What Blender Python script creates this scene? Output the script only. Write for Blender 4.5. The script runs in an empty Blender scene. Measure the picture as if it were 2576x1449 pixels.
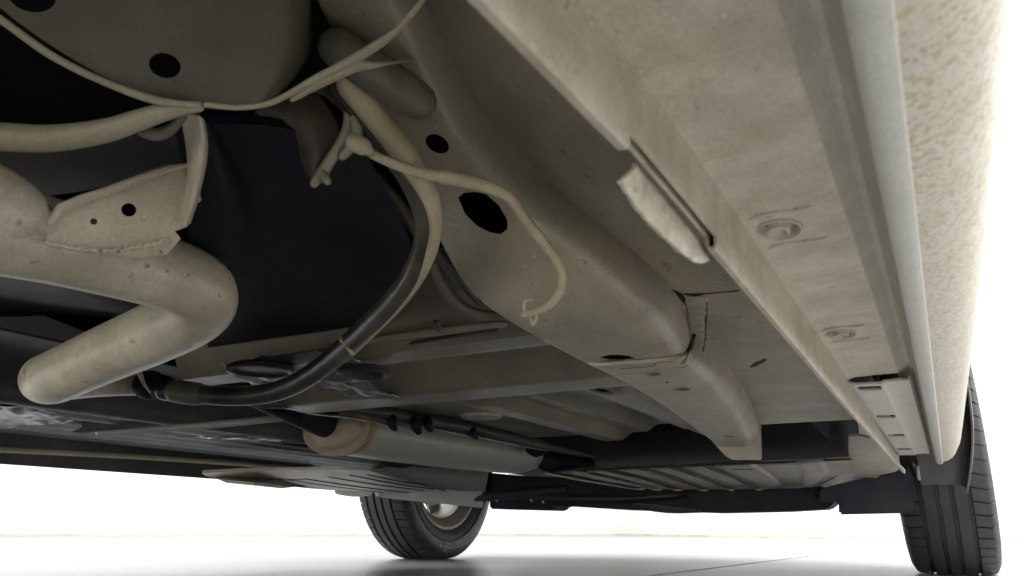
import bpy, bmesh, math, random
from mathutils import Vector, Matrix, noise
random.seed(7)
SC = bpy.context.scene
COL = SC.collection
PI = math.pi

# ---------------------------------------------------------------- camera
F_PX = 1900.0                                   # focal length in pixels of a 2576 px wide picture
CAM = Vector((0, 0, .0925))
YAW, PITCH, ROLL = math.radians(29), math.radians(17.66), .0045
_f0 = Vector((-math.sin(YAW), math.cos(YAW), 0)); _r0 = Vector((math.cos(YAW), math.sin(YAW), 0)); _z = Vector((0, 0, 1))
FW = _f0 * math.cos(PITCH) + _z * math.sin(PITCH)
_u0 = -_f0 * math.sin(PITCH) + _z * math.cos(PITCH)
RT = _r0 * math.cos(ROLL) + _u0 * math.sin(ROLL)
UP = -_r0 * math.sin(ROLL) + _u0 * math.cos(ROLL)
cd = bpy.data.cameras.new('camera'); cam = bpy.data.objects.new('camera', cd); COL.objects.link(cam)
m = Matrix((RT, UP, -FW)).transposed().to_4x4(); m.translation = CAM
cam.matrix_world = m
cd.sensor_width = 36; cd.lens = F_PX / 2576 * 36; cd.clip_start = .01; cd.clip_end = 100
cd.dof.use_dof = True; cd.dof.focus_distance = 1.15; cd.dof.aperture_fstop = 20
SC.camera = cam

# ---------------------------------------------------------------- world, lamps, exposure
w = bpy.data.worlds.new("World"); SC.world = w; w.use_nodes = True
w.node_tree.nodes['Background'].inputs[0].default_value = (.9, .95, 1, 1)
w.node_tree.nodes['Background'].inputs[1].default_value = .02
SC.view_settings.view_transform = 'Standard'; SC.view_settings.look = 'None'
SC.view_settings.exposure = 0.04; SC.view_settings.gamma = 1.0
SC.cycles.max_bounces = 10; SC.cycles.diffuse_bounces = 7; SC.cycles.glossy_bounces = 5
SC.cycles.use_denoising = True
SC.cycles.sample_clamp_indirect = 6
def lamp(name, loc, size, sy, power, col=(1, 1, 1), aim=None):
    l = bpy.data.lights.new(name, 'AREA'); l.shape = 'RECTANGLE'; l.size = size; l.size_y = sy; l.energy = power; l.color = col
    o = bpy.data.objects.new(name, l); COL.objects.link(o); o.location = loc
    if aim is not None:
        o.rotation_euler = (Vector(aim) - Vector(loc)).to_track_quat('-Z', 'Y').to_euler()
    return o
LP = .195
lamp('ceiling_lamp', (2.6, 1.2, 3.3), 2.2, 5.0, 1100 * LP, (1, .97, .92))
lamp('ceiling_lamp', (-4.3, 1.6, 3.3), 2.2, 6.0, 1250 * LP, (.88, .94, 1))
lamp('ceiling_lamp', (-.6, 6.4, 3.3), 5.0, 2.0, 800 * LP, (.90, .95, 1))
lamp('ceiling_lamp', (-.6, -3.2, 3.3), 5.0, 1.6, 700 * LP, (1, .95, .86))
lamp('rear_fill_light', (-1.1, -4.6, .85), 4.4, 1.5, 350, (1, .96, .88), (-.9, 0, .35))  # added area light behind the car, lifts the exhaust and underbody
lamp('wall_fill_light', (-2.6, 8.0, 3.2), 4.0, .5, 230 * LP, (1, 1, 1), (-3.2, 11.2, .6))  # this and the next two: added fill that brightens the walls
lamp('wall_fill_light', (1.6, 6.0, 3.2), 4.0, .5, 300 * LP, (1, 1, 1), (3.0, 7.2, .6))
lamp('wall_fill_light', (-6.0, 5.0, 3.2), .5, 4.0, 150 * LP, (1, 1, 1), (-8.5, 5.6, .6))

# ---------------------------------------------------------------- helpers
def ray(px, py): return FW * F_PX + RT * (px - 1288) - UP * (py - 724.5)
def Wz(px, py, rel):                             # a point of the car seen at that pixel, rel metres above the lens
    r = ray(px, py); return CAM + r * (rel / r.z)
def Wd(px, py, d): return CAM + ray(px, py) * (d / F_PX)
def Wx(px, py, x): r = ray(px, py); return CAM + r * (x / r.x)
def Wy(px, py, y): r = ray(px, py); return CAM + r * (y / r.y)

CARLOC = Vector((-.725, .8, 0))
def link(name, me, mat, parent=None, smooth=True):
    o = bpy.data.objects.new(name, me); COL.objects.link(o)
    if mat is not None: me.materials.append(mat)
    if smooth: me.polygons.foreach_set('use_smooth', [True] * len(me.polygons))
    if parent is not None:
        o.parent = parent; o.matrix_parent_inverse = Matrix.Translation(-CARLOC) if WORLDPAR.get(parent.name) else Matrix.Identity(4)
    return o
WORLDPAR = {}; Z3_ = Vector((0, 0, 1))
def sharp(o, deg=35):
    o.data.set_sharp_from_angle(angle=math.radians(deg)); return o
def bmo(name, bm, mat, parent=None, smooth=True, deg=35):
    bmesh.ops.recalc_face_normals(bm, faces=bm.faces)
    me = bpy.data.meshes.new(name); bm.to_mesh(me); bm.free()
    o = link(name, me, mat, parent, smooth)
    if smooth: sharp(o, deg)
    return o
def bake(o, deg=35):
    """apply the modifiers of o"""
    dg = bpy.context.evaluated_depsgraph_get()
    me = bpy.data.meshes.new_from_object(o.evaluated_get(dg))
    o.modifiers.clear(); o.data = me
    me.polygons.foreach_set('use_smooth', [True] * len(me.polygons)); sharp(o, deg)
    return o
def cut(o, cutters):
    for c in cutters:
        md = o.modifiers.new('cut', 'BOOLEAN'); md.operation = 'DIFFERENCE'; md.object = c; md.solver = 'EXACT'
    bpy.context.view_layer.update()
    bake(o)
    for c in cutters: bpy.data.objects.remove(c, do_unlink=True)
    return o
def solid_loft(name, rows, mat, parent, thick=.003, sub=2, up=Vector((0, 0, 1)), deg=35):
    bm = bmesh.new(); V = [[bm.verts.new(p) for p in r] for r in rows]
    for a, b in zip(V, V[1:]):
        for i in range(len(a) - 1): bm.faces.new((a[i], a[i + 1], b[i + 1], b[i]))
    bmesh.ops.recalc_face_normals(bm, faces=bm.faces)
    n = sum((f.normal for f in bm.faces), Vector())
    if n.dot(up) > 0: bmesh.ops.reverse_faces(bm, faces=bm.faces)
    me = bpy.data.meshes.new(name); bm.to_mesh(me); bm.free()
    o = link(name, me, mat, parent)
    if sub:
        s = o.modifiers.new('s', 'SUBSURF'); s.levels = s.render_levels = sub; s.boundary_smooth = 'PRESERVE_CORNERS'
    s = o.modifiers.new('t', 'SOLIDIFY'); s.thickness = thick; s.offset = -1
    return bake(o, deg)
def solid_poly(name, pts, mat, parent, thick=.003, up=Vector((0, 0, 1)), bevel=0, segs=2):
    """a plate from an outline of 3-D points, thickness going up away from the viewer"""
    bm = bmesh.new(); f = bm.faces.new([bm.verts.new(p) for p in pts]); f.normal_update()
    d = up.normalized() * thick
    r = bmesh.ops.extrude_face_region(bm, geom=[f])
    bmesh.ops.translate(bm, vec=d, verts=[v for v in r['geom'] if isinstance(v, bmesh.types.BMVert)])
    bmesh.ops.recalc_face_normals(bm, faces=bm.faces)
    if bevel: bmesh.ops.bevel(bm, geom=list(bm.edges), offset=bevel, segments=segs, affect='EDGES', clamp_overlap=True)
    bmesh.ops.triangulate(bm, faces=[f for f in bm.faces if len(f.verts) > 4])
    return bmo(name, bm, mat, parent)
def catmull(P, n):
    out = []
    for i in range(len(P) - 1):
        p0, p1, p2, p3 = P[max(i - 1, 0)], P[i], P[i + 1], P[min(i + 2, len(P) - 1)]
        for k in range(n):
            t = k / n
            out.append(tuple(.5 * (2 * b + (c - a) * t + (2 * a - 5 * b + 4 * c - d) * t * t + (3 * b - a - 3 * c + d) * t ** 3) for a, b, c, d in zip(p0, p1, p2, p3)))
    out.append(tuple(P[-1])); return out
def tube_bm(bm, nodes, sides=14, flat=1.0, round_end=True, flatdir=None):
    """nodes: (x,y,z,radius); rounded ends"""
    pts = [Vector(n[:3]) for n in nodes]; rad = [n[3] for n in nodes]
    if round_end:
        for end in (0, -1):
            p = pts[end]; d = (pts[end] - pts[1 if end == 0 else -2]).normalized(); r = rad[end]
            ex = [(p + d * r * math.sin(a), r * math.cos(a)) for a in (.5, .95, 1.3, 1.52)]
            if end == 0:
                for q, rr in ex: pts.insert(0, q); rad.insert(0, rr)
            else:
                for q, rr in ex: pts.append(q); rad.append(rr)
    prev = None; rings = []
    t0 = (pts[1] - pts[0]).normalized(); nrm = t0.orthogonal().normalized()
    for i, p in enumerate(pts):
        t = (pts[min(i + 1, len(pts) - 1)] - pts[max(i - 1, 0)]).normalized()
        nrm = (nrm - t * nrm.dot(t)).normalized(); b = t.cross(nrm)
        if flatdir is not None:
            n2 = (flatdir - t * flatdir.dot(t)).normalized(); b2 = t.cross(n2)
        else: n2, b2 = nrm, b
        rings.append([bm.verts.new(p + n2 * math.cos(a) * rad[i] * flat + b2 * math.sin(a) * rad[i]) for a in [2 * PI * k / sides for k in range(sides)]])
    for a, b in zip(rings, rings[1:]):
        for k in range(sides): bm.faces.new((a[k], a[(k + 1) % sides], b[(k + 1) % sides], b[k]))
    bm.faces.new(rings[0]); bm.faces.new(rings[-1][::-1])
def tube(name, nodes, mat, parent, n=6, **k):
    bm = bmesh.new(); tube_bm(bm, catmull(nodes, n) if n > 1 else nodes, **k)
    return bmo(name, bm, mat, parent, deg=50)
def pxtube(name, L, mat, parent, n=6, **k):
    """L: (px, py, depth, half width in px)"""
    return tube(name, [(*Wd(x, y, d), h * d / F_PX) for x, y, d, h in L], mat, parent, n, **k)
def pxztube(name, L, mat, parent, n=6, **k):
    """L: (px, py, rel, half width in px)"""
    out = []
    for x, y, rel, h in L:
        p = Wz(x, y, rel); d = (p - CAM).dot(FW); out.append((*p, h * d / F_PX))
    return tube(name, out, mat, parent, n, **k)
def box_bm(bm, c, s, rot=None, bevel=0):
    r = bmesh.ops.create_cube(bm, size=1)
    M = Matrix.Translation(c) @ (rot.to_4x4() if rot else Matrix.Identity(4)) @ Matrix.Diagonal((*s, 1))
    bmesh.ops.transform(bm, matrix=M, verts=r['verts'])
    if bevel:
        es = set(e for v in r['verts'] for e in v.link_edges)
        bmesh.ops.bevel(bm, geom=list(es), offset=bevel, segments=2, affect='EDGES')
def box(name, c, s, mat, parent, rot=None, bevel=.002):
    bm = bmesh.new(); box_bm(bm, c, s, rot, bevel); return bmo(name, bm, mat, parent)
def lathe_bm(bm, prof, axis_o, axis, ref, seg=48, close=False):
    """prof: (along, radius)"""
    axis = Vector(axis).normalized(); ref = Vector(ref).normalized(); b = axis.cross(ref)
    rings = [[bm.verts.new(axis_o + axis * a + (ref * math.cos(t) + b * math.sin(t)) * r) for t in [2 * PI * k / seg for k in range(seg)]] for a, r in prof]
    pr = list(zip(rings, rings[1:])) + ([(rings[-1], rings[0])] if close else [])
    for p, q in pr:
        for k in range(seg): bm.faces.new((p[k], p[(k + 1) % seg], q[(k + 1) % seg], q[k]))
    if not close:
        if prof[0][1] > 1e-4: bm.faces.new(rings[0])
        if prof[-1][1] > 1e-4: bm.faces.new(rings[-1])
def cyl(c, axis, r, h, seg=24, sx=1.0, ref=(1, 0, 0)):
    """temporary cutter"""
    bm = bmesh.new(); ax = Vector(axis).normalized(); rf = Vector(ref); rf = (rf - ax * rf.dot(ax)).normalized(); b = ax.cross(rf)
    A = [bm.verts.new(c - ax * h / 2 + rf * math.cos(t) * r * sx + b * math.sin(t) * r) for t in [2 * PI * k / seg for k in range(seg)]]
    B = [bm.verts.new(v.co + ax * h) for v in A]
    bm.faces.new(A); bm.faces.new(B)
    for k in range(seg): bm.faces.new((A[k], A[(k + 1) % seg], B[(k + 1) % seg], B[k]))
    return bmo('cutter', bm, None, None, smooth=False)

def on(o, px, py, off=.0006):
    """the point of o's surface seen at that pixel"""
    d = ray(px, py).normalized(); ok, p, n, i = o.ray_cast(CAM, d)
    return p - d * off if ok else None
def surf_line(name, o, L, mat_, n=4, flat=.4, off=.0004, **k):
    bpy.context.view_layer.update(); N_ = []
    for x, y, h in catmull(L, n):
        p = on(o, x, y, off)
        if p is not None: N_.append((*p, h * (p - CAM).dot(FW) / F_PX))
    if len(N_) < 2: print('missed', name, L); return None
    ok, p, nn, i = o.ray_cast(CAM, ray(L[0][0], L[0][1]).normalized())
    return tube(name, N_, mat_, o, 1, flat=flat, flatdir=nn if ok else Vector((0, 0, 1)), **k)

# ---------------------------------------------------------------- materials
def mat(name, col, rough=.6, metal=0, var=.25, scale=30, bump=.15, bscale=120, spec=.5, col2=None, dust=None, dustamt=.5, dustscale=14, spots=None, coat=0, grain=.14):
    """procedural: base colour broken up by noise, a second colour in patches (dust), dark spots, fine bump"""
    m = bpy.data.materials.new(name); m.use_nodes = True; nt = m.node_tree; N = nt.nodes; L = nt.links
    b = N['Principled BSDF']; b.inputs['Roughness'].default_value = rough; b.inputs['Metallic'].default_value = metal
    b.inputs['Specular IOR Level'].default_value = spec; b.inputs['Coat Weight'].default_value = coat
    g = N.new('ShaderNodeNewGeometry')
    def noise_(s, d=6, r=.6):
        n = N.new('ShaderNodeTexNoise'); n.inputs['Scale'].default_value = s; n.inputs['Detail'].default_value = d; n.inputs['Roughness'].default_value = r
        L.new(g.outputs['Position'], n.inputs['Vector']); return n
    def ramp(src, a, c, x0, x1):
        r = N.new('ShaderNodeValToRGB'); r.color_ramp.elements[0].position = x0; r.color_ramp.elements[1].position = x1
        r.color_ramp.elements[0].color = (*a, 1); r.color_ramp.elements[1].color = (*c, 1); L.new(src, r.inputs[0]); return r
    c1 = tuple(x * (1 - var) for x in col); c2 = tuple(min(1, x * (1 + var)) for x in (col2 or col))
    out = ramp(noise_(scale).outputs[0], c1, c2, .3, .7).outputs[0]
    def mix(a, colour, fac):
        x = N.new('ShaderNodeMix'); x.data_type = 'RGBA'; L.new(fac, x.inputs[0]); L.new(a, x.inputs[6]); x.inputs[7].default_value = (*colour, 1); return x.outputs[2]
    if dust:
        n = noise_(dustscale, 8, .65)
        out = mix(out, dust, ramp(n.outputs[0], (0, 0, 0), (dustamt,) * 3, .42, .66).outputs[0])
    if spots:
        for sc, thr, colr in spots:
            n = noise_(sc, 3, .5)
            out = mix(out, colr, ramp(n.outputs[0], (0, 0, 0), (.85,) * 3, thr, thr + .06).outputs[0])
    gn = noise_(700, 2, .5); gm = N.new('ShaderNodeMapRange'); L.new(gn.outputs[0], gm.inputs[0]); gm.inputs[1].default_value = .25; gm.inputs[2].default_value = .75
    gm.inputs[3].default_value = 1 - grain; gm.inputs[4].default_value = 1 + grain
    hv = N.new('ShaderNodeHueSaturation'); L.new(gm.outputs[0], hv.inputs['Value']); L.new(out, hv.inputs['Color']); out = hv.outputs[0]
    L.new(out, b.inputs['Base Color'])
    rr = N.new('ShaderNodeMapRange'); L.new(noise_(scale * 1.7).outputs[0], rr.inputs[0]); rr.inputs[3].default_value = max(.05, rough - .12); rr.inputs[4].default_value = min(1, rough + .12)
    L.new(rr.outputs[0], b.inputs['Roughness'])
    if bump:
        bn = N.new('ShaderNodeBump'); bn.inputs['Strength'].default_value = bump; bn.inputs['Distance'].default_value = .002
        L.new(noise_(bscale, 4).outputs[0], bn.inputs['Height']); L.new(bn.outputs[0], b.inputs['Normal'])
    return m
M = {}
BEIGE = (.36, .31, .22)
M['sill'] = mat('dirty_sill_underside', (.45, .415, .34), .45, var=.16, scale=40, dust=(.33, .28, .20), dustamt=.75, dustscale=32, bump=.25, bscale=160, spots=[(230, .68, (.20, .165, .14)), (420, .70, (.17, .14, .12)), (350, .71, (.66, .62, .52))])
M['channel'] = mat('grey_sealed_channel', (.50, .48, .43), .6, var=.12, scale=40, dust=(.40, .37, .30), dustamt=.5, dustscale=30)
M['speck'] = mat('mud_speckled_white_paint', (.52, .505, .445), .45, var=.06, scale=30, dust=(.46, .41, .31), dustamt=.6, dustscale=70, spots=[(330, .53, (.40, .335, .225)), (520, .60, (.27, .21, .13))], bump=.12, bscale=250)
M['paint'] = mat('white_car_paint', (.70, .71, .70), .22, var=.03, scale=12, bump=0, coat=.6, grain=.02)
M['lip'] = mat('blue_white_sill_lip', (.50, .515, .49), .36, var=.06, scale=40, bump=.05)
M['seal'] = mat('bright_flange_metal', (.56, .53, .44), .42, .1, var=.2, scale=90, bump=.4, bscale=220, spots=[(300, .62, (.72, .70, .62)), (240, .66, (.34, .30, .22))])
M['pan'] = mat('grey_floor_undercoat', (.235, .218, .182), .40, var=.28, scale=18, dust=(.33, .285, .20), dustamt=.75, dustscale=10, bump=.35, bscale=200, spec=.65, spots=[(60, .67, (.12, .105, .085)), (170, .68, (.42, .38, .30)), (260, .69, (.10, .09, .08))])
M['midpan'] = mat('shaded_floor_undercoat', (.175, .162, .132), .36, var=.22, scale=18, dust=(.27, .235, .165), dustamt=.75, dustscale=10, bump=.10, bscale=120, spec=.65, spots=[(60, .67, (.12, .105, .085)), (170, .68, (.42, .38, .30)), (260, .69, (.10, .09, .08))])  # darker copy of the floor undercoat, shade put into its colour
M['bush'] = mat('grimy_rubber_bush', (.075, .066, .05), .6, var=.3, scale=30, dust=(.15, .125, .09), dustamt=.5, dustscale=30)
M['rail'] = mat('dusty_beige_frame_metal', (.285, .26, .205), .36, var=.24, scale=16, dust=(.345, .305, .23), dustamt=.75, dustscale=9, bump=.3, bscale=220, spec=.65, spots=[(75, .67, (.17, .125, .08)), (190, .68, (.46, .41, .31)), (280, .69, (.12, .10, .08))])
M['axle'] = mat('dusty_axle_metal', (.115, .109, .08), .5, var=.14, scale=14, dust=(.19, .17, .12), dustamt=.6, dustscale=10, bump=.2, bscale=180)
M['rimlit'] = mat('dusty_lit_edge_metal', (.40, .37, .27), .5, var=.16, scale=18, dust=(.30, .26, .18), dustamt=.5, dustscale=14, bump=.2, bscale=180)  # dusty metal made paler, light on the rims put into the colour
M['pipe'] = mat('dusty_exhaust_steel', (.62, .575, .465), .32, var=.18, scale=24, dust=(.46, .40, .285), dustamt=.8, dustscale=16, bump=.3, bscale=200, spec=.6, spots=[(60, .69, (.30, .22, .13)), (150, .70, (.20, .13, .08)), (220, .69, (.70, .65, .53))])
M['muffler'] = mat('grey_silencer_steel', (.50, .495, .46), .4, .15, var=.10, scale=14, bump=.12, dust=(.40, .37, .30), dustamt=.5, dustscale=14, spots=[(110, .70, (.25, .22, .18))])
M['cradle'] = mat('pale_dusty_crossmember', (.36, .345, .305), .42, var=.16, scale=16, dust=(.44, .40, .31), dustamt=.6, dustscale=12, bump=.2, spec=.6, spots=[(80, .68, (.2, .18, .15))])
M['rust'] = mat('rusty_brown_plate', (.36, .29, .21), .48, .15, var=.2, scale=30, bump=.2)
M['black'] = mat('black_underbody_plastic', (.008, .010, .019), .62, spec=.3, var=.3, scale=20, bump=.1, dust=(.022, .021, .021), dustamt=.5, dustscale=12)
M['deep'] = mat('black_steel_and_shade', (.010, .011, .016), .9, spec=.15, var=.3, scale=20, bump=.1)  # dark parts, and cavities under the body whose shade is in the colour
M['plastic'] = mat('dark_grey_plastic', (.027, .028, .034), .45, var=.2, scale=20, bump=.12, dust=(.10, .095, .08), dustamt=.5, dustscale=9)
M['hose'] = mat('black_rubber_hose', (.02, .021, .024), .32, var=.3, scale=40, bump=.15, dust=(.16, .14, .095), dustamt=.45, dustscale=16)
M['dusthose'] = mat('dust_covered_cable', (.46, .40, .28), .6, var=.2, scale=50, bump=.25, dust=(.34, .29, .20), dustamt=.5, dustscale=40)
M['foil'] = mat('crumpled_aluminium_foil', (.55, .55, .57), .38, .9, var=.15, scale=25, bump=.35, bscale=60, dust=(.12, .115, .11), dustamt=.75, dustscale=40)
M['rubber'] = mat('tyre_rubber', (.021, .023, .028), .46, var=.22, scale=30, bump=.2, bscale=300, dust=(.042, .040, .037), dustamt=.4, dustscale=14)
M['letter'] = mat('raised_sidewall_lettering', (.20, .20, .19), .5, var=.1, scale=40, bump=0)
M['rim'] = mat('dusty_wheel_steel', (.34, .31, .25), .5, .2, var=.2, scale=20, dust=(.2, .17, .12), dustamt=.6, dustscale=20, bump=.1)
M['floor'] = mat('polished_grey_floor', (.42, .42, .425), .32, var=.03, scale=.6, bump=0, dust=(.39, .385, .375), dustamt=.4, dustscale=1.2, grain=.02, spec=.10)
M['joint'] = mat('floor_joint_filler', (.18, .17, .16), .7, var=.1, scale=10, bump=0)
M['wall'] = mat('white_studio_wall', (.88, .88, .87), .7, var=.02, scale=.7, bump=0, grain=0)
M['skirt'] = mat('dirty_cream_skirting', (.72, .64, .48), .6, var=.25, scale=3, bump=0)

# ---------------------------------------------------------------- the room
def structure(o): o['kind'] = 'structure'; return o
A = Vector((-4.65, 11.8, 0)); du = Vector((.765, -.644, 0)); dv = Vector((-.5, -.866, 0))
B_ = A + du * 13.5; D_ = A + dv * 15; C_ = B_ + dv * 15
H = 3.6
def wall(name, p, q):
    d = (q - p).normalized(); n = d.cross(Vector((0, 0, 1))); cen = (A + C_) / 2
    if n.dot(cen - p) > 0: n = -n
    bm = bmesh.new()
    pts = [p, q, q + n * .15, p + n * .15]
    a = [bm.verts.new(v) for v in pts]; b = [bm.verts.new(v + Vector((0, 0, H + .1))) for v in pts]
    bm.faces.new(a); bm.faces.new(b)
    for i in range(4): bm.faces.new((a[i], a[(i + 1) % 4], b[(i + 1) % 4], b[i]))
    o = structure(bmo(name, bm, M['wall'], smooth=False))
    bm = bmesh.new(); pts = [p - n * .004, q - n * .004, q - n * .018, p - n * .018]
    a = [bm.verts.new(v) for v in pts]; b = [bm.verts.new(v + Vector((0, 0, .022))) for v in pts]
    bm.faces.new(a); bm.faces.new(b)
    for i in range(4): bm.faces.new((a[i], a[(i + 1) % 4], b[(i + 1) % 4], b[i]))
    bmo('skirting', bm, M['skirt'], o, smooth=False)
    return o
wall('back_wall', A, B_); wall('side_wall', A, D_); wall('right_wall', B_, C_); wall('rear_wall', D_, C_)
bm = bmesh.new(); a = [bm.verts.new(v + Vector((0, 0, H))) for v in (A, B_, C_, D_)]; bm.faces.new(a)
structure(bmo('ceiling', bm, M['wall'], smooth=False))
bm = bmesh.new(); box_bm(bm, Vector((-1, 2, -.06)), (60, 60, .1)); floor = structure(bmo('floor', bm, M['joint'], smooth=False))
xs = [-15.4 + 3 * k for k in range(0, 10)]; ys = [-11.7 + 4 * k for k in range(0, 9)]
rotf = Matrix.Translation((-3.4, 4.3, 0)) @ Matrix.Rotation(math.radians(-3.5), 4, 'Z') @ Matrix.Translation((3.4, -4.3, 0))
slab = None
for i in range(len(xs) - 1):
    for j in range(len(ys) - 1):
        c = Vector(((xs[i] + xs[i + 1]) / 2, (ys[j] + ys[j + 1]) / 2, 0))
        if slab is None:
            bm = bmesh.new(); box_bm(bm, Vector((0, 0, -.0055)), (3 - .014, 4 - .014, .011), bevel=.0015)
            slab = bmo('floor_slab', bm, M['floor'], floor, smooth=False); o = slab
        else:
            o = slab.copy(); COL.objects.link(o); o.parent = floor
        o.location = rotf @ c; o.rotation_euler = (0, 0, math.radians(-3.5))

# ---------------------------------------------------------------- the car
car = bpy.data.objects.new('parked_car', None); COL.objects.link(car); car.location = CARLOC
car['label'] = 'white hatchback seen from below with dusty grey underbody parked on glossy floor'; car['category'] = 'car'
WORLDPAR['parked_car'] = True
def part(o): return o

# body: hatchback outline with wheel arches, solid, black underneath, cavity shade put into the colour
def arch(cy, r, z0):
    a0 = math.asin(max(-1, min(1, (z0 - .295) / r)))
    return [(cy - r * math.cos(t), .295 + r * math.sin(t)) for t in [a0 + (PI - 2 * a0) * k / 14 for k in range(15)]]
side = [(-.95, .40), (-.93, .36)] + arch(-.43, .345, .365) + arch(2.05, .345, .365) + [(2.62, .36), (2.72, .42), (2.74, .70), (2.55, .84), (1.75, .98), (1.15, 1.42), (-.35, 1.45), (-.85, 1.02), (-.97, .72)]
bm = bmesh.new()
def xin(z): return 0 if z < .95 else (z - .95) * .38
def prism(bm, outline, xl, xr):
    L_ = [bm.verts.new((xl + xin(z), y, z)) for y, z in outline]; R_ = [bm.verts.new((xr - xin(z), y, z)) for y, z in outline]
    fs = [bm.faces.new(L_), bm.faces.new(R_)]
    for i in range(len(outline)):
        j = (i + 1) % len(outline); bm.faces.new((L_[i], L_[j], R_[j], R_[i]))
    bmesh.ops.triangulate(bm, faces=fs)
upper = [(-.97, .68), (2.74, .68), (2.55, .84), (1.75, .98), (1.15, 1.42), (-.35, 1.45), (-.85, 1.02)]
prism(bm, upper, -1.54, .09)
body = bmo('body', bm, M['paint'], car, deg=30)
bm = bmesh.new()
low = [(-.93, .50)] + arch(-.43, .345, .50) + arch(2.05, .345, .50) + [(2.60, .50), (2.60, .677), (-.93, .677)]
prism(bm, low, -1.46, -1.25); prism(bm, low, -.20, .01)
prism(bm, [(-.93, .50), (1.50, .50), (1.53, .285), (2.55, .26), (2.60, .677), (-.93, .677)], -1.248, -.202)
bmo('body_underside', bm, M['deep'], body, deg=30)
bm = bmesh.new(); box_bm(bm, Vector((-.725, -.90, .47)), (1.5, .10, .40), bevel=.03); bmo('rear_bumper', bm, M['paint'], car)
bm = bmesh.new(); box_bm(bm, Vector((-.725, 2.66, .44)), (1.5, .12, .46), bevel=.04); bmo('front_bumper', bm, M['paint'], car)

# sills: one swept profile per side
PROF = [(-.066, .20), (-.0655, .102), (-.0648, .1003), (-.0622, .1), (-.0612, .1015), (-.0608, .112), (-.0605, .1200), (-.0586, .1242), (-.053, .1257),
        (-.036, .1262), (-.0225, .1262), (-.0195, .1270)]
CHAN = [(-.0195, .1270), (-.0174, .1290), (-.0150, .1315), (-.0125, .1328), (-.0100, .1322), (-.0080, .1290), (-.0064, .122), (-.0052, .114), (-.0042, .1075)]
LIPP = [(-.0042, .1075), (-.0032, .1060), (-.0014, .1051), (.001, .1047), (.0034, .1047), (.0050, .1051), (.0056, .1064)]
OUTP = [(.0056, .1064), (.0075, .1068), (.014, .1085), (.022, .1130), (.0275, .119), (.0318, .1265), (.0345, .1345), (.0385, .149), (.048, .185), (.062, .24), (.080, .31), (.0905, .36), (.0925, .42), (.0905, .585)]
YS = [-.06, 0, .04, .07, .1, .13, .16, .19, .24, .3, .4, .55, .75, 1.0, 1.2, 1.35, 1.47]
def sweep(name, prof, mat_, parent, mirror=False, ys=YS, endround=False, thick=.0012):
    def at(x, z, y):
        if x < -.05: x += -.0045 * max(0, (.2 - y) / .1) if y < .2 else .002 * max(0, (y - .7) / .8)
        z += CAM.z
        if endround and y > 1.4:
            k = (y - 1.4) / (ys[-1] - 1.4)
            x = x - max(0, x) * .25 * k ** 3; z += .006 * k ** 3
        return Vector((-1.45 - x if mirror else x, y, z))
    rows = [[at(x, z, y) for x, z in prof] for y in ys]
    bm = bmesh.new(); V = [[bm.verts.new(p) for p in r] for r in rows]
    for a, b in zip(V, V[1:]):
        for i in range(len(a) - 1): bm.faces.new((a[i], a[i + 1], b[i + 1], b[i]))
    bmesh.ops.recalc_face_normals(bm, faces=bm.faces)
    n = sum((f.normal * f.calc_area() for f in bm.faces), Vector())
    if n.z > 0: bmesh.ops.reverse_faces(bm, faces=bm.faces)
    me = bpy.data.meshes.new(name); bm.to_mesh(me); bm.free(); o = link(name, me, mat_, parent)
    s = o.modifiers.new('t', 'SOLIDIFY'); s.thickness = thick; s.offset = -1
    return bake(o, 40)
sill = sweep('sill_underside', PROF, M['sill'], car)
tube('sill_trim', [(*Wx(x, y, -1.375), .0052) for x, y in ((-80, 1124), (0, 1131), (200, 1141), (420, 1154), (640, 1170), (800, 1187), (930, 1203))], M['rimlit'], car, 3)
# jack notch in the flange
p0, p1 = Wx(1583, 378, -.0625), Wx(1822, 655, -.0590)
bm = bmesh.new(); cy = (p0.y + p1.y) / 2
box_bm(bm, Vector((-.0640, cy, CAM.z + .1)), (.0110, p1.y - p0.y, .0105)); c1 = bmo('cutter', bm, None, smooth=False)
cuts = [c1]
# sill end opening for the slotted cover
q0 = Wz(2205, 948, .1245); q1 = 1.44
bm = bmesh.new(); box_bm(bm, Vector((-.0398, (q0.y + q1) / 2, CAM.z + .126)), (.0402, q1 - q0.y, .02), bevel=.0025); cuts.append(bmo('cutter', bm, None, smooth=False))
cut(sill, cuts)
sweep('drip_channel', CHAN, M['channel'], car); lip = sweep('sill_lip', LIPP, M['lip'], car)
outer = sweep('rocker_panel', OUTP, M['speck'], car, ys=YS + [1.49, 1.505], endround=True)
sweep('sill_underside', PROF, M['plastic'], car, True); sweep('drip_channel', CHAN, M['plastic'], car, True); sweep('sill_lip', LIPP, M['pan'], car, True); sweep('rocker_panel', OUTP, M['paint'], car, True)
# bright jack tab standing behind the notch
def jt(px, py): return Wx(px, py, -.069)
te = [((1562, 455), (1600, 408)), ((1600, 515), (1645, 466)), ((1650, 573), (1695, 526)), ((1700, 622), (1740, 578)), ((1742, 655), (1774, 614)), ((1762, 662), (1785, 632)), ((1776, 660), (1789, 644))]
lo, hi = catmull([a for a, b in te], 8), catmull([b for a, b in te], 8); rows = []
for i, (a, b) in enumerate(zip(lo, hi)):
    r = []
    for k in range(11):
        t = k / 10; p = jt(a[0] + (b[0] - a[0]) * t, a[1] + (b[1] - a[1]) * t)
        e = noise.noise(p * 200) * .0008 + noise.noise(p * 500) * .0003 + .0014 * math.sin(t * PI)
        if k == 0: p = p + Vector((0, 0, noise.noise(p * 400) * .0004))
        r.append(p + Vector((e, 0, 0)))
    rows.append(r)
tab = solid_loft('jack_tab', rows, M['seal'], car, .0016, 0, up=Vector((-1, 0, 0)))
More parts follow.
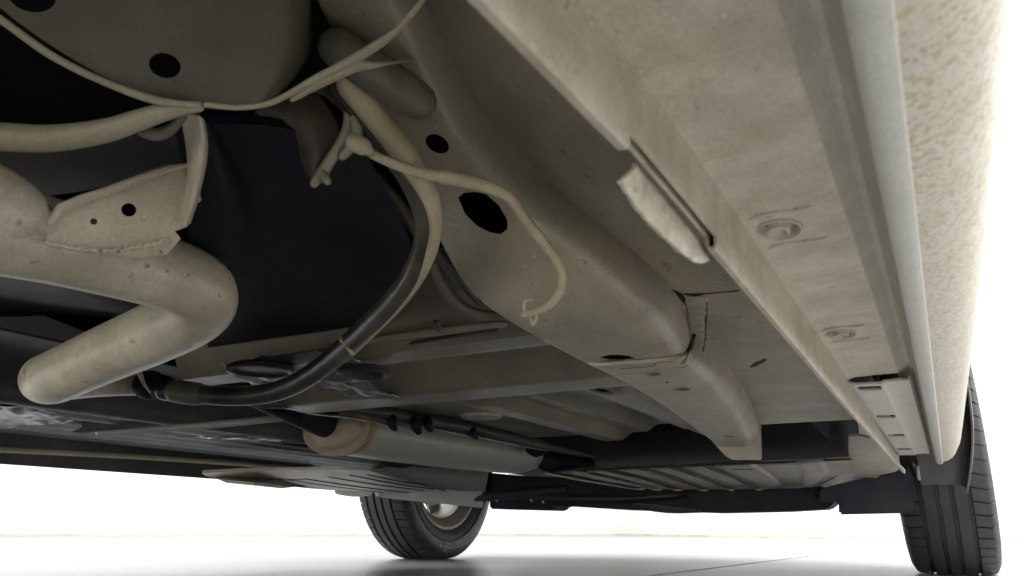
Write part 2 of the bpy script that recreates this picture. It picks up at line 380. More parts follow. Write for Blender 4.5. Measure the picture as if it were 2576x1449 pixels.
# recessed stampings with plugs in the sill underside
for (px, py), rr in (((1958, 578), .0100), ((2115, 841), .0100)):
    c = Wz(px, py, .1258); cut(sill, [cyl(c, (0, 0, 1), rr * 1.25, .02, 32, sx=.8)])
    prof = [(.006, .0001), (.006, 1.28), (.0002, 1.30), (-.0008, 1.26), (-.0010, 1.18), (-.0002, 1.10), (.0035, 1.02), (.0042, .80), (.0012, .66), (-.0012, .60), (-.0016, .48), (.0004, .40), (.0010, .22), (.0002, .0001)]
    bm = bmesh.new(); lathe_bm(bm, [(-a, r * rr if r > .001 else r) for a, r in prof], c, (0, 0, -1), (1, 0, 0), 32)
    bmesh.ops.scale(bm, vec=(.8, 1, 1), space=Matrix.Translation(-c), verts=bm.verts)
    bmo('sill_plug', bm, M['sill'], sill, deg=50)
    for s in (-1, 1):
        bm = bmesh.new(); tube_bm(bm, [(c.x - .020 + .002 * i, c.y + s * .020 + .0012 * math.sin(i * .5), CAM.z + .1263, .0020 - .0009 * abs(i - 9) / 9) for i in range(19)], 8)
        bmo('pressed_rib', bm, M['sill'], sill)
# slotted plastic cover at the front end of the sill
XC = (-.0535, -.0215)
yc0 = q0.y + .007
cov = solid_loft('slotted_sill_cover', [[Vector((x, y, CAM.z + z)) for x, z in ((-.0598, .1225), (-.055, .1202), (-.033, .1195), (-.0312, .1208), (-.0190, .1214), (-.0120, .1206), (-.0106, .1235))] for y in (yc0, yc0 + .1, yc0 + .25, yc0 + .45, 1.45)], M['lip'], car, .002, 0)
cov.data.materials[0] = mat('grey_white_plastic', (.50, .50, .47), .45, var=.05, scale=40, bump=.08)
cc = []
for (xa, ya), (xb, yb) in (((2164, 982), (2224, 972)), ((2212, 1052), (2262, 1044)), ((2243, 1098), (2287, 1092)), ((2269, 1134), (2304, 1126)), ((2284, 1156), (2310, 1150))):
    a, b = Wz(xa, ya, .1198), Wz(xb, yb, .1198)
    bm = bmesh.new(); box_bm(bm, Vector((-.0445, (a.y + b.y) / 2, CAM.z + .12)), (.019, .014 + .014 * a.y, .02), bevel=.0015); cc.append(bmo('cutter', bm, None, smooth=False))
cut(cov, cc)
# hook and ragged fixings at the end of the sill
pxtube('tow_hook', [(2296, 1172, 1.52, 8), (2304, 1190, 1.52, 8), (2312, 1200, 1.52, 9), (2322, 1196, 1.52, 8), (2330, 1176, 1.52, 7)], M['black'], car)
pxtube('fixing_bolt', [(2312, 1178, 1.5, 6), (2314, 1202, 1.5, 6)], M['seal'], car, n=2)
pxtube('flange_tip', [(2262, 1172, 1.5, 4), (2270, 1182, 1.5, 6), (2272, 1188, 1.5, 5)], M['seal'], car, n=3)
solid_poly('sill_end_bracket', [Wd(x, y, 1.53) for x, y in ((2290, 1162), (2350, 1158), (2392, 1172), (2380, 1192), (2340, 1198), (2325, 1212), (2290, 1208), (2275, 1190))], M['plastic'], car, .02, up=Vector((0, 1, 0)), bevel=.004)

# wheel arch liner behind the front right tyre
def liner(name, x0, x1, a0, a1, r=.345, lipw=.01):
    cx = Vector((0, 2.06, .305)); rows = []
    for k in range(15):
        a = a0 + (a1 - a0) * k / 14; d = Vector((0, -math.cos(a), math.sin(a)))
        rr = r + .03 * max(0, (a0 + .5 - a)) ** 1.5; xo = -.03 * max(0, 1 - k / 3.0) ** 2
        base = cx + d * rr; x1_ = x1; x1 = x1 + xo
        rows.append([Vector((x0, 0, 0)) + base, Vector((x0 * .5 + x1 * .5, 0, 0)) + base, Vector((x1 - .02, 0, 0)) + base + d * .002, Vector((x1 - .006, 0, 0)) + base + d * .008, Vector((x1, 0, 0)) + base + d * .03, Vector((x1 - .004, 0, 0)) + base + d * .06]); x1 = x1_
    return solid_loft(name, rows, M['plastic'], car, .003, 1, up=Vector((0, 1, 0)))
liner('wheel_arch_liner', -.035, .068, math.radians(-18.5), math.radians(80), .40)

# wheels
R = .295; WT = .178
def wheel(cx, cy, outer, lettering):
    wr = bpy.data.objects.new('wheel', None); COL.objects.link(wr); wr.parent = car
    wr.location = Vector((cx, cy, R - .0073)) - CARLOC
    # tyre : along = outward axis
    h = WT / 2
    prof = [(-.060, .186), (-.070, .190), (-.078, .205), (-.0865, .232), (-.0885, .250), (-.0855, .268), (-.079, .281), (-.0735, .2860)]
    for g0, g1 in ((-.047, -.040), (-.017, -.0095), (.0095, .017), (.040, .047)):
        prof += [(g0 - .0006, None), (g0 + .0004, -1), (g1 - .0004, -1), (g1 + .0006, None)]
    prof += [(.0735, .2860), (.079, .281), (.0855, .268), (.0885, .250), (.0865, .232), (.078, .205), (.070, .190), (.060, .186)]
    def crown(x): return R - .0088 * (abs(x) / .0735) ** 2.4
    P = []
    for x, r in prof:
        if r is None: r = crown(x)
        elif r == -1: r = crown(x) - .0075
        P.append((x, r))
    bm = bmesh.new(); angs = []
    npitch = 62
    for k in range(npitch):
        for f, dn in ((0, 0), (.40, 0), (.86, 0), (.875, 1), (.985, 1)): angs.append(((k + f) * 2 * PI / npitch, dn))
    rings = []
    for a, dn in angs:
        ring = []
        for x, r in P:
            ax = abs(x); rr = r; aa = a
            if dn and .0475 < ax < .083 and r > .275: rr = r - .0045
            if ax > .05: aa = a + (ax - .05) * 1.2
            z = rr * math.sin(aa); z = max(z, -R + .0075)
            ring.append(bm.verts.new((x * outer, rr * math.cos(aa), z)))
        rings.append(ring)
    n = len(rings)
    for i in range(n):
        p, q = rings[i], rings[(i + 1) % n]
        for k in range(len(P) - 1): bm.faces.new((p[k], p[k + 1], q[k + 1], q[k]))
    bmo('tyre', bm, M['rubber'], wr, deg=32)
    # sidewall rings
    bm = bmesh.new()
    for s in (-1, 1):
        lathe_bm(bm, [(s * .0872, .2275), (s * .0884, .2290), (s * .0888, .2315), (s * .0878, .2330)], Vector(), (outer, 0, 0), (0, 1, 0), 96)
    for f in [f for f in bm.faces if len(f.verts) > 4]: bm.faces.remove(f)
    bmo('sidewall_ring', bm, M['rubber'], wr)
    bm = bmesh.new()
    lathe_bm(bm, [(-.074, .196), (-.0745, .188), (-.070, .181), (-.060, .178), (-.050, .164), (-.02, .160), (.02, .163), (.045, .166), (.055, .178), (.066, .182), (.070, .190), (.066, .184), (.058, .170), (.04, .160), (.0, .155), (-.05, .158), (-.058, .170), (-.068, .176)], Vector(), (outer, 0, 0), (0, 1, 0), 72, close=True)
    rim = bmo('rim', bm, M['rim'], wr, deg=50)
    for k in range(5):
        a = 2 * PI * k / 5 - PI / 2 + .62
        bm = bmesh.new(); rows = []
        for rr, wd, xx in ((.03, .030, .034), (.07, .026, .042), (.12, .024, .046), (.162, .034, .040)):
            d = Vector((0, math.cos(a), math.sin(a))); t = Vector((0, -math.sin(a), math.cos(a))); o_ = Vector((outer, 0, 0))
            rows.append([bm.verts.new(d * rr + t * s * wd + o_ * (xx + e)) for s, e in ((-1, -.008), (-.7, .008), (.7, .008), (1, -.008))])
        for p, q in zip(rows, rows[1:]):
            for i in range(4): bm.faces.new((p[i], p[(i + 1) % 4], q[(i + 1) % 4], q[i]))
        bm.faces.new(rows[0]); bm.faces.new(rows[-1]); bmo('spoke', bm, M['rim'], wr)
    bm = bmesh.new(); lathe_bm(bm, [(-.02, .0001), (-.02, .115), (-.008, .118), (-.004, .118), (.0, .07), (.03, .065), (.05, .05), (.05, .0001)], Vector(), (outer, 0, 0), (0, 1, 0), 48)
    bmo('brake_disc', bm, M['rust'], wr)
    if lettering:
        cu = bpy.data.curves.new('sidewall_lettering', 'FONT'); cu.body = 'apollo'; cu.size = .036; cu.align_x = 'CENTER'; cu.extrude = .0006; cu.resolution_u = 3
        t = bpy.data.objects.new('sidewall_lettering', cu); COL.objects.link(t); bpy.context.view_layer.update()
        me = bpy.data.meshes.new_from_object(t.evaluated_get(bpy.context.evaluated_depsgraph_get())); bpy.data.objects.remove(t, do_unlink=True)
        phi0 = math.radians(183)
        for v in me.vertices:
            r_ = .239 + v.co.y; ph = phi0 + v.co.x * 1.25 / .245
            xo = .0873 + (.0012 if .235 < r_ < .262 else 0) + v.co.z
            v.co = Vector((-outer * xo, r_ * math.sin(ph), r_ * math.cos(ph)))
        link('sidewall_lettering', me, M['letter'], wr, smooth=False)
    return wr
wheel(0.0, 2.05, 1, False)
wl = wheel(-1.462, 2.09, -1, True)
wl.scale = (1, .955, .955); wl.location.z = (R - .0073) * .955
for x in (0.005, -1.455):
    wr = wheel(x, -.43, 1 if x > -.5 else -1, False)

# ------------------------------------------------ floor pan right: between flange and frame rail
def FL(y, rel=.118, x=-.0685): return Vector((x, y, CAM.z + rel))
RAIL = [  # left edge, right ridge, wall top, far edge hidden behind the flange, rel of bottom, rel of far edge
    ((720, -120), (860, -200), (900, -300), (1200, -290), .315, .29), ((820, 60), (980, -10), (1020, -110), (1270, -110), .300, .27), ((880, 215), (1050, 130), (1085, 40), (1330, 60), .288, .25), ((930, 320), (1110, 270), (1160, 205), (1500, 220), .272, .22), ((1000, 430), (1200, 395), (1255, 335), (1630, 350), .250, .20), ((1075, 560), (1330, 510), (1372, 455), (1740, 480), .215, .18),
    ((1125, 670), (1450, 605), (1500, 560), (1830, 585), .185, .168), ((1180, 765), (1560, 712), (1628, 660), (1900, 670), .163, .162), ((1290, 832), (1640, 800), (1700, 725), (1960, 740), .147, .158), ((1388, 885), (1690, 862), (1722, 790), (2010, 800), .140, .156), ((1480, 930), (1722, 905), (1742, 840), (2060, 850), .136, .155)]
rows = []; prow = []
for (l, r, t, f, rel, relf) in RAIL:
    a, b = Wz(*l, rel), Wz(*r, rel); c = Wz(*t, rel + .026)
    side_top = a + Vector((-.012, 0, .05))
    rows.append([side_top, a + Vector((-.001, 0, .006)), a.lerp(b, .06), a.lerp(b, .35), a.lerp(b, .7), b.lerp(a, .08), b + (c - b) * .22, c, c + (c - b) * .25 + Vector((0, 0, .012))])
    fl = Wz(*f, relf)
    prow.append([c + Vector((-.008, 0, .003)), c, c.lerp(fl, .12), c.lerp(fl, .4), c.lerp(fl, .75), fl, Vector((-.0672, fl.y, CAM.z + .20))])
rail = solid_loft('frame_rail', rows, M['rail'], car, .003, 2)
def hole(px, py, rel, rx_px, ry_px=None, h=.05):
    """cutter for a vertical hole whose image is about rx by ry px half widths"""
    c = Wz(px, py, rel); d = (c - CAM).dot(FW); r = rx_px * d / F_PX
    ex = Wz(px, py + (ry_px or rx_px), rel); ry = (ex - c).length
    return cyl(c, (0, 0, 1), ry, h, 28, sx=r / ry, ref=RT)
def rhole(px, py, d, rx, ry, h=.05, turn=0):
    dr = ray(px, py); ref = RT * math.cos(turn) - UP * math.sin(turn)
    return cyl(Wd(px, py, d), dr, ry * d / F_PX, h, 28, sx=rx / ry, ref=ref)
def dep(px, py, rel): return (Wz(px, py, rel) - CAM).dot(FW)
cut(rail, [hole(1552, 899, .139, 44, 7.5), rhole(1100, 362, dep(1100, 362, .262), 31, 21, .07, .5)])
# oblong opening in the rail
op = [(1140, 490), (1158, 475), (1190, 472), (1225, 480), (1262, 515), (1282, 555), (1280, 580), (1262, 592), (1235, 588), (1200, 572), (1165, 540)]
bm = bmesh.new(); f = bm.faces.new([bm.verts.new(Wz(x, y, .190)) for x, y in op]); r_ = bmesh.ops.extrude_face_region(bm, geom=[f])
dirv = (Wz(1210, 530, .206) - CAM).normalized()
bmesh.ops.translate(bm, vec=dirv * .12, verts=[v for v in r_['geom'] if isinstance(v, bmesh.types.BMVert)])
cut(rail, [bmo('cutter', bm, None, smooth=False)])
# second front piece of the rail
R2 = [((1470, 925), (1722, 905), (1752, 865), .1335), ((1560, 965), (1760, 940), (1800, 900), .1325), ((1640, 1012), (1815, 985), (1852, 955), .131), ((1715, 1062), (1858, 1040), (1890, 1015), .129), ((1765, 1098), (1880, 1085), (1906, 1060), .127), ((1795, 1118), (1886, 1110), (1910, 1085), .125), ((1805, 1130), (1886, 1122), (1910, 1105), .124)]
rows = []
for (l, r, t, rel) in R2:
    a, b = Wz(*l, rel), Wz(*r, rel); c = Wz(*t, rel + .022)
    rows.append([a + Vector((-.014, 0, .06)), a + Vector((-.001, 0, .006)), a.lerp(b, .06), a.lerp(b, .35), a.lerp(b, .7), b.lerp(a, .08), b + (c - b) * .3, c, c + Vector((.002, 0, .03))])
rail2 = solid_loft('frame_rail', rows, M['rail'], car, .003, 2)
cut(rail2, [hole(1641, 944, .132, 22, 4.5), hole(1715, 982, .131, 19, 4), hole(1677, 963, .132, 5, 2), hole(1832, 1100, .1255, 14, 2)])
_c = Wz(1850, 1122, .1255); _d = (_c - CAM).dot(FW)
solid_poly('rail_end_cap', [Wd(x, y, _d) for x, y in ((1788, 1108), (1800, 1116), (1880, 1118), (1890, 1100), (1893, 1062), (1908, 1062), (1911, 1150), (1906, 1155), (1838, 1155), (1826, 1148))], M['rail'], car, .02, up=Vector((0, 1, 0)), bevel=.003)
pan = solid_loft('side_floor_pan', prow, M['pan'], car, .003, 2)
# front half of the side floor
pf = []
for t, y2, relt in (((1690, 690), .34, .182), ((1742, 800), .46, .165), ((1765, 865), .56, .162), ((1852, 950), .80, .158), ((1900, 1012), 1.02, .155), ((1912, 1050), 1.2, .154), ((1922, 1072), 1.34, .154)):
    c = Wz(*t, relt); fl = Vector((-.0660, c.y * .98, CAM.z + .150))
    pf.append([c + Vector((-.03, 0, .005)), c, c.lerp(fl, .15), c.lerp(fl, .5), c.lerp(fl, .85), fl, fl + Vector((.003, 0, .02))])
_l = pf[-1]; pf.append([p + Vector((0, .05, .012)) for p in _l]); pf.append([p + Vector((0, .075, .06)) for p in _l])
pan2 = solid_loft('side_floor_pan', pf, M['pan'], car, .003, 2)
cut(pan2, [hole(1845, 787 + 25, .155, 22, 7), hole(1907, 918, .155, 9, 12)])
# seam strap and weld bead on the joint
bpy.context.view_layer.update()
def drape(name, L, R_, objs, mat_, off, amp, n=18, m_=8, freq=160, thick=.0015):
    rows = []
    for a, b in zip(catmull(L, n), catmull(R_, n)):
        r = []
        for k in range(m_ + 1):
            t = k / m_; x, y = a[0] + (b[0] - a[0]) * t, a[1] + (b[1] - a[1]) * t; d = ray(x, y).normalized(); best = None
            for o in objs:
                ok, p, nn, i = o.ray_cast(CAM, d)
                if ok and (best is None or (p - CAM).length < best): best = (p - CAM).length
            if best is None: best = rows[-1][k][1] if rows else 1
            e = off * math.sin(PI * t) ** .5 + amp * noise.noise(CAM * 0 + d * best * freq)
            r.append((CAM + d * (best - e), best))
        rows.append(r)
    return solid_loft(name, [[p for p, q in r] for r in rows], mat_, car, thick, 0)
drape('seam_strap', [(1720, 748), (1733, 800), (1737, 850), (1730, 890), (1708, 918)], [(1786, 746), (1774, 800), (1772, 850), (1764, 885), (1746, 914)], [rail, rail2, pan, pan2], M['pan'], .004, .004, freq=140)
bpy.context.view_layer.update()
def ztube(name, L, m, **k): return pxztube(name, L, M[m], car, **k)
def multi_line(name, objs, L, mat_, n=4, off=.0008, jit=0, parent=car, **k):
    N_ = []
    for x, y, h in catmull(L, n):
        h = h * (1 + jit * noise.noise(Vector((x * .21, y * .21, 3))))
        hits = [p for p in (on(o, x, y, off) for o in objs) if p is not None]
        if hits: p = min(hits, key=lambda q: (q - CAM).length); N_.append((*p, h * (p - CAM).dot(FW) / F_PX))
    return tube(name, N_, mat_, parent, 1, **k)
strap = bpy.data.objects['seam_strap']; bpy.context.view_layer.update()
FLOORS = [rail, rail2, pan, pan2, strap]
multi_line('seam_gap', FLOORS, [(1692, 730, 2), (1706, 738, 7), (1716, 750, 7), (1726, 768, 2)], M['deep'], flat=.5, flatdir=Z3_)
multi_line('seam_gap', FLOORS, [(1722, 740, 3), (1745, 742, 6), (1775, 739, 3), (1858, 732, 2.5)], M['deep'], jit=.8, flat=.5, flatdir=Z3_)
multi_line('weld_bead', FLOORS, [(1726, 765, 2), (1731, 800, 2.4), (1735, 850, 2), (1730, 892, 2.4), (1716, 912, 1.5)], M['bush'], n=8, jit=1.4)
multi_line('weld_bead', FLOORS, [(1779, 762, 2), (1777, 800, 3), (1775, 850, 2.2), (1768, 884, 2)], M['bush'], n=8, jit=1.4)
surf_line('sealant_lump', rail2, [(1700, 924, 6), (1712, 926, 8), (1726, 922, 7)], M['pan'])
surf_line('sealant_lump', rail, [(1690, 914, 5), (1702, 910, 6)], M['rail'])
for a in ([(1484, 934, 1.6), (1560, 928, 1.8), (1640, 921, 1.8), (1652, 912, 2.4), (1690, 910, 2)],):
    for o_ in (rail2, rail): 
        ok = [q for q in a if on(o_, q[0], q[1])]
        if len(ok) > 2: surf_line('rail_seam', o_, ok, M['plastic']); break
surf_line('seam_edge', rail2, [(1500, 945, 3), (1560, 943, 4), (1660, 932, 4)], M['pan'], flat=.25)

# ------------------------------------------------ middle floor with ribs and cross member
def grid(name, x0, x1, y0, y1, fz, nx, ny, mat_, thick=.003):
    rows = [[Vector((x0 + (x1 - x0) * i / nx, y0 + (y1 - y0) * j / ny, CAM.z + fz(x0 + (x1 - x0) * i / nx, y0 + (y1 - y0) * j / ny))) for i in range(nx + 1)] for j in range(ny + 1)]
    return solid_loft(name, rows, mat_, car, thick, 0)
def sm(a, b, x): t = max(0, min(1, (x - a) / (b - a))); return t * t * (3 - 2 * t)
def bumpf(x, c, w_, s): return sm(c - w_ - s, c - w_, x) * (1 - sm(c + w_, c + w_ + s, x))
def midz(x, y):
    z = .182
    for c, h in ((-.36, -.016), (-.455, .014), (-.56, -.016)): z += h * bumpf(x, c, .018, .018) * sm(.86, .92, y) * (1 - sm(1.42, 1.5, y))
    z += -.022 * bumpf(y, .80, .035, .03) + .012 * bumpf(y, .705, .012, .02) - .010 * bumpf(y, .63, .02, .02) + .07 * (1 - sm(.555, .61, y)) + .05 * sm(1.43, 1.52, y)
    return z
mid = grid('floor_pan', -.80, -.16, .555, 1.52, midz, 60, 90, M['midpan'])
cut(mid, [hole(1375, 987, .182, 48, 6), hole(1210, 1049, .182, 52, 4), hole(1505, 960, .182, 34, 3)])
def leftz(x, y):
    return .150 + .003 * math.sin((x + 1.0) * 95) * sm(-.98, -1.02, x) + .05 * sm(-1.02, -.9, x)
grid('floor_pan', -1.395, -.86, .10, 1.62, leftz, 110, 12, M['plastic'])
# sealing plates in the holes
for px, py, rx, ry in ((1210, 1051, 48, 4), ):
    c = Wz(px, py, .178); bm = bmesh.new(); lathe_bm(bm, [(0, .0001), (0, .033), (.003, .036), (.006, .036)], c, (0, 0, 1), (1, 0, 0), 24); bmo('floor_plug', bm, M['seal'], mid)

# rear cross beam pieces under the tank edge
pxztube('cross_beam', [(560, 915, .185, 10), (760, 885, .185, 13), (960, 852, .185, 16), (1120, 832, .18, 20), (1260, 815, .176, 18)], M['pan'], car, flat=.5, flatdir=Vector((0, 0, 1)))
pxztube('cross_beam_flange', [(900, 884, .182, 3), (1000, 869, .180, 4), (1100, 852, .177, 5), (1250, 828, .173, 6)], M['plastic'], car)
pxztube('beam_bracket', [(1098, 812, .174, 8), (1104, 824, .172, 10), (1108, 834, .172, 6)], M['plastic'], car)

# ------------------------------------------------ fuel tank
tk = [[(440, 330), (620, 300), (800, 340), (930, 400)], [(470, 470), (640, 450), (850, 470), (1020, 560)], [(520, 640), (660, 620), (870, 630), (1050, 670)], [(540, 790), (680, 770), (860, 760), (1000, 745)], [(520, 870), (660, 855), (830, 835), (960, 815)], [(520, 905), (660, 885), (830, 862), (960, 840)]]
rel = [.245, .225, .205, .198, .198, .215]
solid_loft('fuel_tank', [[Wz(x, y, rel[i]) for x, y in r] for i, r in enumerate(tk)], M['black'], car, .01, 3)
solid_loft('tank_shield', [[Wz(x, y, z) for x, y, z in r] for r in (((470, 330, .235), (520, 300, .235), (545, 330, .24)), ((470, 470, .215), (560, 450, .212), (610, 470, .222)), ((470, 570, .2), (590, 540, .198), (632, 570, .21)), ((480, 640, .195), (570, 640, .192), (615, 640, .2)), ((500, 660, .2), (560, 665, .197), (595, 665, .2)))], M['black'], car, .004, 2)

# ------------------------------------------------ exhaust
pxtube('exhaust_pipe', [(-260, 530, .40, 130), (-120, 545, .42, 124), (0, 575, .445, 118), (150, 612, .475, 106), (290, 650, .505, 98), (400, 682, .535, 92), (470, 708, .555, 88), (505, 735, .57, 86), (505, 768, .59, 84), (465, 800, .615, 82),
                        (380, 842, .65, 78), (280, 885, .69, 73), (190, 925, .725, 69), (140, 948, .75, 67), (118, 953, .775, 62), (128, 956, .80, 54), (170, 958, .835, 48), (240, 957, .88, 42), (320, 960, .93, 35), (380, 965, .97, 30)], M['pipe'], car, n=8, sides=36)
pxtube('pipe_clamp', [(372, 968, .92, 36), (380, 969, .92, 37)], M['black'], car, n=2, sides=24)
pxtube('pipe_clamp', [(404, 973, .90, 31), (414, 974, .90, 31)], M['black'], car, n=2, sides=24)
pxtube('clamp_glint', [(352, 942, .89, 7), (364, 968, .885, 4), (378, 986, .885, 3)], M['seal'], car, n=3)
# hanger plate with holes welded on the pipe
pl = [(112, 610), (128, 560), (152, 522), (205, 500), (270, 480), (350, 450), (420, 425), (476, 416), (496, 500), (472, 570), (440, 582), (455, 600), (420, 640), (330, 650), (200, 625)]
hp = solid_poly('hanger_plate', [Wd(x, y, .440 + (x - 112) * .00013) for x, y in pl], M['pipe'], car, .004, up=ray(300, 530))
def phole(px, py, r, d): return cyl(Wd(px, py, d), ray(px, py), r * d / F_PX, .04, 20)
cut(hp, [phole(324, 528, 17, .467), phole(236, 557, 8, .456)])
bmv = bmesh.new(); tube_bm(bmv, [(*Wd(x, y, .438 + (x - 112) * .00013), .0026) for x, y in pl[1:9]], 8); bmo('rolled_edge', bmv, M['pipe'], hp)
for x, y, r in ((305, 622, 5), (402, 634, 6), (368, 668, 6), (468, 693, 7), (296, 632, 4)):
    d = .395 + .0001 * x if y > 655 else .436
    pxtube('rust_spot', [(x, y, d + .010, r), (x + 2, y + 1, d + .013, r)], M['rust'], hp, n=1, sides=8)
solid_loft('hanger_strap', [[Wd(x, y, d) for x, y, d in r] for r in (((455, 296, .452), (470, 290, .442), (492, 288, .436), (510, 296, .438), (516, 306, .448)), ((462, 335, .456), (478, 335, .446), (500, 332, .440), (519, 340, .442), (525, 350, .452)), ((470, 385, .462), (482, 385, .450), (500, 384, .446), (518, 390, .448), (523, 398, .458)), ((472, 430, .468), (484, 430, .458), (498, 430, .452), (510, 436, .455), (514, 444, .466)), ((466, 490, .478), (476, 492, .468), (486, 494, .462), (496, 498, .465), (500, 506, .474)), ((444, 560, .486), (454, 564, .476), (464, 566, .470), (474, 566, .473), (480, 562, .482)))], M['pipe'], car, .003, 2, up=FW)
pxtube('weld_bead', [(x, y + 3 * math.sin(x * .3), .434 + (x - 112) * .00013, 6 + 1.5 * math.sin(x * .45)) for x, y in [(120 + 8 * k, 612 + 22 * math.sin(k / 38 * PI) - .2 * k) for k in range(39)]], M['pipe'], hp, n=2, sides=8)
# end of the rear silencer at the left
pxtube('rear_silencer', [(-330, 480, .40, 130), (-160, 500, .415, 128), (-40, 520, .43, 118), (60, 545, .44, 84), (100, 560, .445, 48)], M['pipe'], car, n=5, sides=32)
pxtube('brake_hose', [(-40, 760, .9, 40), (40, 745, .92, 46), (100, 730, .94, 44), (170, 715, .96, 30), (230, 700, 1.0, 18)], M['axle'], car, n=4)
solid_loft('heat_shield', [[Wz(x, y, z) for x, y, z in r] for r in (((-200, 640, .22), (60, 650, .22), (300, 700, .225), (420, 760, .23)), ((-200, 720, .22), (60, 720, .215), (230, 742, .215), (360, 790, .225)), ((-200, 790, .235), (40, 800, .235), (120, 790, .235), (260, 800, .24)))], M['plastic'], car, .002, 2)

# mid silencer
ms = [(852, 1082, 1.25, 104), (960, 1101, 1.35, 97), (1120, 1125, 1.50, 88), (1260, 1143, 1.64, 80), (1310, 1149, 1.69, 70), (1335, 1152, 1.71, 52)]
mf = [(*Wd(x, y, d), h * d / F_PX) for x, y, d, h in ms]; Z3 = Vector((0, 0, 1))
bm = bmesh.new(); tube_bm(bm, catmull(mf, 5), 48, round_end=False, flat=.56, flatdir=Z3); mfo = bmo('silencer', bm, M['muffler'], car)
c = Vector(mf[0][:3]); ax = (c - Vector(mf[1][:3])).normalized(); rr = mf[0][3]
bm = bmesh.new(); tube_bm(bm, [(*(c + ax * a), rr * k) for a, k in ((-.010, 1.0), (-.008, 1.06), (.004, 1.07), (.006, 1.03), (.001, .97), (-.002, .92), (.006, .80), (.010, .60), (.011, .2))], 48, round_end=False, flat=.57, flatdir=Z3)
bmo('silencer_end_plate', bm, M['rust'], mfo)
tube('inlet_pipe', [(*(c + ax * .0 + Vector((-.02, 0, .012))), .026), (*(c + ax * .05 + Vector((-.02, 0, .02))), .026), (*(c + ax * .16 + Vector((-.02, 0, .04))), .026), (*(c + ax * .3 + Vector((.0, 0, .06))), .026)], M['black'], mfo)
pxtube('inlet_pipe', [(1370, 1160, 1.68, 24), (1420, 1166, 1.7, 22), (1480, 1172, 1.75, 20)], M['black'], car)
pxtube('silencer_hanger', [(1335, 1132, 1.55, 14), (1352, 1138, 1.55, 16), (1372, 1132, 1.57, 14)], M['deep'], car, flat=.6)

# ------------------------------------------------ pipes, hoses, cables
hose = pxtube('filler_hose', [(860, 215, .49, 40), (905, 265, .49, 40), (955, 325, .49, 40), (1005, 395, .49, 39), (1045, 460, .49, 37), (1069, 520, .495, 35), (1076, 580, .50, 34), (1064, 640, .515, 33), (1032, 705, .545, 31), (983, 765, .585, 30), (927, 820, .635, 29), (872, 872, .69, 28), (815, 920, .74, 27), (750, 962, .785, 26), (680, 988, .815, 25), (600, 996, .84, 25), (520, 993, .855, 24), (440, 985, .87, 25), (415, 982, .875, 25)], M['hose'], car, n=8, sides=28)
pxtube('hose_dust_strip', [(880, 215, .478, 34), (925, 268, .478, 34), (968, 322, .478, 33), (1020, 392, .478, 32), (1066, 460, .478, 28), (1090, 520, .482, 21), (1096, 580, .488, 16), (1083, 640, .503, 14), (1051, 705, .533, 12), (1002, 770, .573, 11), (946, 828, .623, 10), (894, 880, .676, 9)], M['dusthose'], hose, n=6)
pxtube('hose_clip', [(858, 852, .672, 6), (872, 868, .668, 8), (888, 890, .668, 6)], M['rust'], hose, n=3)
pxtube('hose_sleeve', [(444, 984, .868, 29), (498, 992, .858, 29)], M['axle'], hose, n=3, sides=24)
cable = pxtube('brake_cable', [(900, 362, 0.465, 13), (945, 392, 0.465, 12), (1005, 418, 0.465, 13), (1070, 438, 0.465, 14), (1118, 447, 0.465, 14)], M['dusthose'], car, n=6)
pxtube('cable_sheath', [(1116, 446, 0.465, 18.0), (1180, 458, 0.465, 17.0), (1240, 474, 0.465, 16.0), (1285, 500, 0.465, 15.0), (1320, 550, 0.470, 14.0), (1360, 600, 0.474, 13.0), (1398, 650, 0.479, 12.0), (1414, 690, 0.484, 11.0), (1410, 730, 0.488, 11.0), (1385, 765, 0.493, 10.0), (1345, 785, 0.498, 9.0), (1318, 792, 0.502, 8.0)], M['dusthose'], cable, n=6)
pxtube('cable_end', [(893, 358, 0.460, 24), (918, 372, 0.460, 22), (930, 380, 0.460, 12)], M['dusthose'], cable, n=3)
pxtube('cable_clip', [(1338, 754, 0.484, 3.5), (1322, 758, 0.484, 3.5), (1318, 775, 0.484, 3.5), (1326, 788, 0.484, 3.5), (1345, 785, 0.484, 4), (1350, 800, 0.484, 4), (1340, 818, 0.484, 4), (1335, 800, 0.484, 3)], M['dusthose'], cable, n=3)
pxtube('bypass_hose', [(1085, 640, .63, 14), (1105, 700, .64, 15), (1140, 755, .655, 16), (1185, 785, .665, 15), (1250, 795, .66, 12), (1310, 785, .64, 10)], M['axle'], car, n=5)
pxtube('breather_hose', [(1105, 640, .60, 14), (1140, 680, .61, 16), (1175, 725, .62, 14), (1205, 762, .63, 9), (1216, 774, .635, 5)], M['hose'], car, n=5)
pxtube('breather_tube', [(845, 395, .62, 15), (890, 450, .63, 15), (945, 520, .65, 16), (1000, 585, .67, 18), (1040, 650, .69, 16)], M['plastic'], car, n=5)
pxtube('breather_tube', [(880, 380, .63, 13), (940, 440, .64, 14), (1010, 520, .66, 16), (1045, 580, .68, 16)], M['pan'], car, n=5)
